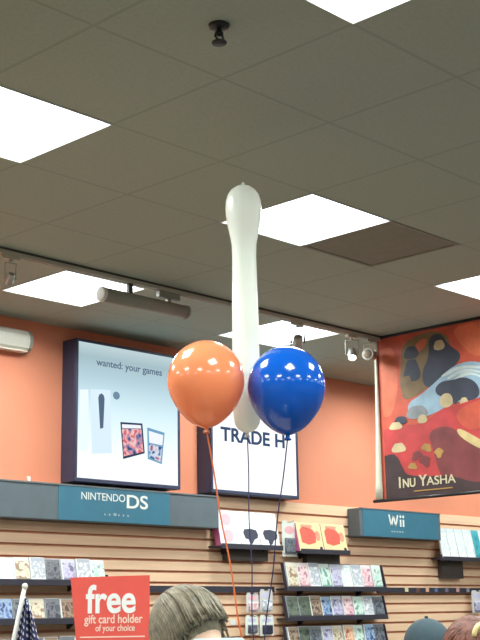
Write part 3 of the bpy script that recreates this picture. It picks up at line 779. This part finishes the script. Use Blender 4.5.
# balloons -----------------------------------------------------------
WT = Vector((3.512, 3.285, 1.12))
t = thing('balloon_weight', 'small foil balloon weight on the counter where the three ribbons meet', 'balloon weight', WT)
MB().lathe([(0, 0), (.04, 0), (.044, .01), (.036, .06), (.014, .085), (0, .088)], 20).build('foil_wrap', mat('foil_silver', (190, 190, 196), .25, .1, metal=.8), t)
MB().lathe([(.010, .085), (.03, .115), (.02, .118), (.004, .09)], 16).build('foil_frill', MATS['foil_silver'], t)
TIE = WT+Vector((0, 0, .10))
def ribbon_pts(a, b, wob, bow):
    out = []
    for i in range(41):
        f = i/40; p = a.lerp(b, f)+rv*(math.sin(f*PI)*bow)+rv*(wob*math.sin(f*17)*f*(1-f))
        out.append(p)
    return out
def balloon(name, label, knot, prof, m, rm, bow, neckr, tie_r=.002):
    t = thing(name, label, 'balloon', knot, 0, 'balloons in the bunch')
    MB().lathe(prof, 48).build('skin', m, t)
    b = MB(); b.lathe([(neckr*.6, .004), (neckr, -.006), (neckr*1.7, -.016), (neckr*1.5, -.019), (neckr*.4, -.008)], 16); b.ball((0, 0, -.001), neckr*1.05, 12); b.build('knot', m, t)
    k = Vector(knot)
    b = MB(); b.tube([p-k for p in ribbon_pts(k+Vector((0, 0, -.008)), TIE+Vector((0, 0, 0)), .012, bow)], tie_r, 6); b.build('ribbon', rm, t)
    return t
def round_prof(R, H, neck):
    """teardrop: full top, narrowing to the neck"""
    out = []
    n = 34
    for i in range(n+1):
        a = PI*i/n                      # 0 bottom .. pi top
        zc = (1-math.cos(a))/2
        r = math.sin(a)
        # pull the lower half to a point
        if zc < .5: r = r**1.0*(1-.13*(1-zc/.5)**1.4)
        out.append((max(0, R*r), H*(zc**.92)))
    out[0] = (neck, 0.0)
    out[1] = (max(out[1][0], neck*1.6), out[1][1])
    return out
b_or = mat('latex_orange', (255, 160, 110), .16, .02, 4, coat=.6, thru=.25)
b_bl = mat('latex_blue', (12, 96, 202), .14, .02, 4, coat=.6, thru=.2)
b_wh = mat('latex_white', (246, 247, 240), .3, .02, 4, coat=.25, thru=.45)
r_or = mat('ribbon_orange', (232, 120, 70), .4); r_dk = mat('ribbon_navy', (58, 54, 92), .4)
balloon('balloon', 'round orange balloon at the left of the bunch', (3.226, 3.242, 2.270), round_prof(.1425, .325, .008), b_or, r_or, .0, .008, .0034)
balloon('balloon', 'round blue balloon at the right of the bunch', (3.436, 3.033, 2.240), round_prof(.1445, .33, .008), b_bl, r_dk, -.004, .008, .0026)
wl = []
KX, KY, KZ = 3.440, 3.239, 2.272
Ltot = .985
for f, r in ((0, .006), (.004, .018), (.015, .034), (.035, .045), (.07, .0495), (.15, .05), (.3, .0497), (.5, .0478), (.62, .0455), (.70, .0445), (.75, .046), (.79, .0525), (.83, .0605), (.87, .066), (.90, .0672), (.93, .0655), (.955, .059), (.975, .0465), (.988, .031), (.994, .017), (.998, .008), (1.006, .006), (1.012, .0)):
    wl.append((r*1.05, f*Ltot))
balloon('balloon', 'long white upright balloon rising behind the two round ones', (KX, KY, KZ), wl, b_wh, r_dk, -.002, .006, .0024)

# ------------------------------------------------------------------ people
def person(label, xy, rz, height, skin, hairkind, hairc, topc, capc=None, pitch=.0, yaw=0.0):
    k = height/1.72
    t = thing('person', label, 'person', (xy[0], xy[1], 0), rz)
    sk = mat('skin_'+skin[0], skin[1], .5, .04, 20)
    HC = Vector((0, -.015, 1.60))           # head centre (unscaled person faces -y)
    NB = Vector((0, .015, 1.42))
    RX = Matrix.Rotation(pitch, 3, 'X'); RZ = Matrix.Rotation(yaw, 3, 'Z'); HR = RZ @ RX
    piv = NB+Vector((0, 0, .06))
    hp = lambda v: piv+HR @ (Vector(v)-piv)
    b = MB()
    # torso, neck and head volumes, fused below into one surface
    b.ball((0, .0, 1.0), .15, 20, (1.08, .78, .8)); b.ball((0, .0, 1.14), .135, 20, (1.02, .74, 1)); b.ball((0, .005, 1.28), .155, 20, (1.08, .7, .95))
    b.limb((-.15, .01, 1.385), (.15, .01, 1.385), .058, .058); b.limb((0, .02, 1.38), hp((0, .0, 1.52)), .06, .055)
    b.ball(hp(HC), .1, 24, (.78, .95, 1.12), HR)
    b.ball(hp(HC+Vector((0, -.03, -.055))), .06, 16, (.9, .95, .95), HR)
    b.limb(hp(HC+Vector((0, -.095, .005))), hp(HC+Vector((0, -.112, -.03))), .009, .014, 8)
    for s in (-1, 1): b.ball(hp(HC+Vector((s*.08, .012, -.01))), .03, 10, (.3, .7, 1), HR)
    for s in (-1, 1):
        sh = Vector((s*.185, .01, 1.375)); el = Vector((s*.235, .03, 1.09)); wr = Vector((s*.215, -.10, .86))
        b.limb(sh, el, .047, .038); b.limb(el, wr, .038, .026)
        pm = wr+Vector((0, -.03, -.06)); b.ball(pm, .036, 12, (.45, .8, 1.15))
        for q in range(4):
            base = pm+Vector((0, -.026+q*.017, -.03)); ln = (.066, .078, .072, .056)[q]
            mid = base+Vector((-s*.004, -.006, -ln*.55)); tip = mid+Vector((-s*.014, .004, -ln*.45))
            b.limb(base, mid, .0085, .0082, 8); b.limb(mid, tip, .0082, .0068, 8)
        th0 = pm+Vector((0, -.024, .02)); th1 = th0+Vector((-s*.008, -.03, -.03)); b.limb(th0, th1, .011, .0095, 8); b.limb(th1, th1+Vector((-s*.006, -.008, -.03)), .0095, .008, 8)
        hip = Vector((s*.09, 0, .93)); kn = Vector((s*.10, -.015, .50)); an = Vector((s*.105, .02, .09))
        b.limb(hip, kn, .085, .058); b.limb(kn, an, .056, .036); b.limb(an+Vector((0, .02, -.045)), an+Vector((0, -.15, -.055)), .034, .028)
    o = b.build('body', sk, t)
    r = o.modifiers.new('fuse', 'REMESH'); r.mode = 'VOXEL'; r.voxel_size = .0085; r.use_smooth_shade = True
    s_ = o.modifiers.new('soften', 'SMOOTH'); s_.factor = .5; s_.iterations = 3
    # face
    for s in (-1, 1):
        e = MB().ball(hp(HC+Vector((s*.031, -.079, .006))), .0125, 12).build('eye', mat('eye_white', (235, 232, 226), .2), t)
        MB().ball(hp(HC+Vector((s*.031, -.0895, .006))), .0055, 10).build('iris', mat('iris_brown', (62, 44, 34), .2), e)
    MB().ball(hp(HC+Vector((0, -.087, -.065))), .018, 12, (1, .35, .3), HR).build('mouth', mat('lips', (176, 96, 90), .4), t)
    # shirt
    b = MB()
    b.ball((0, .0, 1.0), .165, 20, (1.1, .8, .9)); b.ball((0, .0, 1.14), .15, 20, (1.05, .78, 1)); b.ball((0, .005, 1.28), .168, 20, (1.1, .74, .92))
    b.limb((-.15, .01, 1.39), (.15, .01, 1.39), .067, .067); b.limb((0, .02, 1.38), (0, .02, 1.44), .078, .07)
    for s in (-1, 1):
        sh = Vector((s*.185, .01, 1.378)); el = Vector((s*.235, .03, 1.09)); wr = Vector((s*.219, -.078, .905))
        b.limb(sh, el, .06, .05); b.limb(el, wr, .05, .04)
    o = b.build('shirt', topc, t); r = o.modifiers.new('fuse', 'REMESH'); r.mode = 'VOXEL'; r.voxel_size = .011; r.use_smooth_shade = True
    s_ = o.modifiers.new('soften', 'SMOOTH'); s_.factor = .5; s_.iterations = 4
    b = MB(); b.lathe([(.074, -.005), (.078, .0), (.072, .06), (.066, .095), (.072, .092), (.086, .012), (.084, -.004)], 28, (0, .022, 1.435)); b.build('collar', topc, o)
    # trousers and shoes
    b = MB(); b.ball((0, .0, .97), .165, 20, (1.08, .84, .7))
    for s in (-1, 1):
        b.limb((s*.09, 0, .93), (s*.10, -.015, .50), .098, .072); b.limb((s*.10, -.015, .50), (s*.105, .02, .10), .072, .062)
    o = b.build('trousers', mat('denim', (52, 60, 84), .8, .1, 40), t); r = o.modifiers.new('fuse', 'REMESH'); r.mode = 'VOXEL'; r.voxel_size = .012; r.use_smooth_shade = True
    for s in (-1, 1):
        b = MB(); b.limb((s*.105, .045, .05), (s*.108, -.13, .042), .046, .04); b.box(s*.106-.046, s*.106+.046, -.17, .09, 0, .02, .008)
        b.build('shoe', black, t)
    # hair / cap
    hm = mat('hair_'+hairc[0], hairc[1], .45, .42, 46)
    rng = random.Random(len(label))
    b = MB()
    if hairkind == 'bob':
        b.ball(hp(HC+Vector((0, .012, .022))), .104, 24, (.86, 1.0, 1.06), HR)
        for q in range(560):
            az = rng.uniform(0, 2*PI)
            back = math.cos(az)            # +1 at the back of the head (+y)
            if -back > .86 and rng.random() < .8: continue
            st = rng.uniform(.0, .7)
            ln = .17 if back > .55 else (.24 if back > -.3 else .21)
            ln *= rng.uniform(.85, 1.08)
            pts = []; rad = []
            cz = HC.z+.022
            for i in range(9):
                f = i/8
                th = st*.35+f*2.0
                if th < PI/2:
                    rr = math.sin(th); zz = cz+.118*math.cos(th)
                else:
                    rr = 1-.06*math.sin((th-PI/2)*2); zz = cz-(th-PI/2)/.9*ln*.62
                j = 1+.05*math.sin(q*1.7+f*3)
                v = hp((math.sin(az+.18*f*math.sin(q))*rr*.093*j, math.cos(az)*rr*.107*j, max(zz, cz)))
                g = .7*(1-max(0, back)*.9)
                if zz < cz: v = v+((HR @ Vector((0, 0, -1)))*(1-g)+Vector((0, 0, -g)))*(cz-zz)
                pts.append(v)
                rad.append(.0052*(1-.55*f)+.0012)
            b.tube(pts, rad, 5)
    elif hairkind == 'updo':
        b.ball(hp(HC+Vector((0, .014, .02))), .103, 24, (.85, .99, 1.05), HR)
        bun = HC+Vector((0, .06, .105))
        for q in range(420):
            az = rng.uniform(0, 2*PI); a0 = rng.uniform(.8, 2.0)
            if math.cos(az) < -.6 and a0 > 1.25: continue
            pts = []; rad = []
            s0 = Vector((math.sin(az)*math.sin(a0)*.088, .014+math.cos(az)*math.sin(a0)*.103, .02+math.cos(a0)*.11))
            e0 = Vector((0, .06, .10))
            for i in range(7):
                f = i/6; v = s0.lerp(e0, f); d = (v-Vector((0, .014, .02)))
                sc = 1/max(.2, math.sqrt((d.x/.09)**2+(d.y/.105)**2+(d.z/.112)**2))
                pts.append(hp(HC+Vector((0, .014, .02))+d*sc)); rad.append(.0048*(1-.3*f))
            b.tube(pts, rad, 5)
    else:
        b.ball(hp(HC+Vector((0, .02, -.005))), .1, 20, (.84, .93, .8), HR)
        for q in range(160):
            az = rng.uniform(-1.9, 1.9); pts = [hp(HC+Vector((math.sin(az)*.086, .012+math.cos(az)*.1, .02-f*.075))) for f in (0, .5, 1)]
            b.tube(pts, [.004, .004, .002], 5)
    h = b.build('hair', hm, t)
    if hairkind == 'updo':
        b = MB(); pts = []
        for i in range(19):
            a = .98*PI-i/18*1.45*PI
            pts.append(hp(HC+Vector((-.012-.027*math.cos(a), .125, .075+.034*math.sin(a)+min(0, a)*.012))))
        b.tube(pts, [.007+.003*math.sin(i/18*PI) for i in range(19)], 10)
        b.build('hair_clip', mat('clip_yellow', (246, 222, 156), .3), t)['label'] = 'pale yellow curved hair clip'
    if capc:
        b = MB(); prof = [(.099*math.cos(a), .0+.094*math.sin(a)) for a in [i/14*PI/2 for i in range(15)]]
        prof[-1] = (0, .094)
        b.lathe([(.1, -.035), (.102, -.02)]+prof, 32); b.xform(Matrix.Translation(hp(HC+Vector((0, .006, .034)))) @ HR.to_4x4() @ Matrix.Diagonal((.9, 1.06, 1, 1)))
        cp = b.build('cap', capc, t)
        MB().ball(hp(HC+Vector((0, .006, .132))), .008, 10, (1, 1, .6)).build('cap_button', capc, cp)
        b = MB(); pts = [(.075*math.cos(a), -.085-.075*math.sin(a)) for a in [i/12*PI for i in range(13)]]
        bm = b.bm; vs = [bm.verts.new((x, y, -.018-.02*abs(x/.075)**2)) for x, y in pts]; bm.faces.new(vs)
        b.xform(Matrix.Translation(hp(HC+Vector((0, .006, .034)))) @ HR.to_4x4())
        o = b.build('visor', capc, cp); sm = o.modifiers.new('thick', 'SOLIDIFY'); sm.thickness = .004
    t.scale = (k, k, k)
    return t
person('person with grey-blond bobbed hair and pale blue collar beside the red sign', (2.601, 2.591), 2.85, 1.732, ('fair', (222, 176, 150)), 'bob', ('ash', (122, 110, 90)), mat('shirt_pale_blue', (176, 206, 216), .8, .06, 30), pitch=.85, yaw=.3)
person('person in a dark teal cap at the bottom right of the photo', (3.637, 2.60), 2.2, 1.575, ('tan', (206, 160, 132)), 'short', ('dark', (52, 42, 38)), mat('shirt_teal', (40, 66, 78), .8, .08, 30), mat('cap_teal', (58, 76, 84), .8, .08, 40))
person('person with reddish brown hair and pale yellow hair clip at bottom right corner', (2.955, 1.965), 2.34, 1.578, ('pale', (226, 182, 158)), 'updo', ('auburn', (112, 62, 46)), mat('shirt_plum', (84, 60, 70), .8, .08, 30))

# ------------------------------------------------------------------ fill from the rest of the shop (world) and camera
w = bpy.data.worlds.new('shop'); S.world = w; w.use_nodes = True
w.node_tree.nodes['Background'].inputs[0].default_value = (.9, .95, 1, 1); w.node_tree.nodes['Background'].inputs[1].default_value = .04

cam = bpy.data.cameras.new('camera'); co = bpy.data.objects.new('camera', cam); C.objects.link(co)
cam.sensor_fit = 'AUTO'; cam.sensor_width = 36; cam.lens = 70.94; cam.clip_start = .05
r, u, f = Vector((.69134, -.72235, -.0162)), Vector((-.15417, -.16939, .97342)), Vector((.70589, .67047, .22846))
M = Matrix((r, u, -f)).transposed().to_4x4(); M.translation = (0, 0, 1.6); co.matrix_world = M
S.camera = co
S.view_settings.view_transform = 'Standard'; S.view_settings.look = 'None'; S.view_settings.gamma = 1
S.view_settings.exposure = 0.0; S.view_settings.use_curve_mapping = False
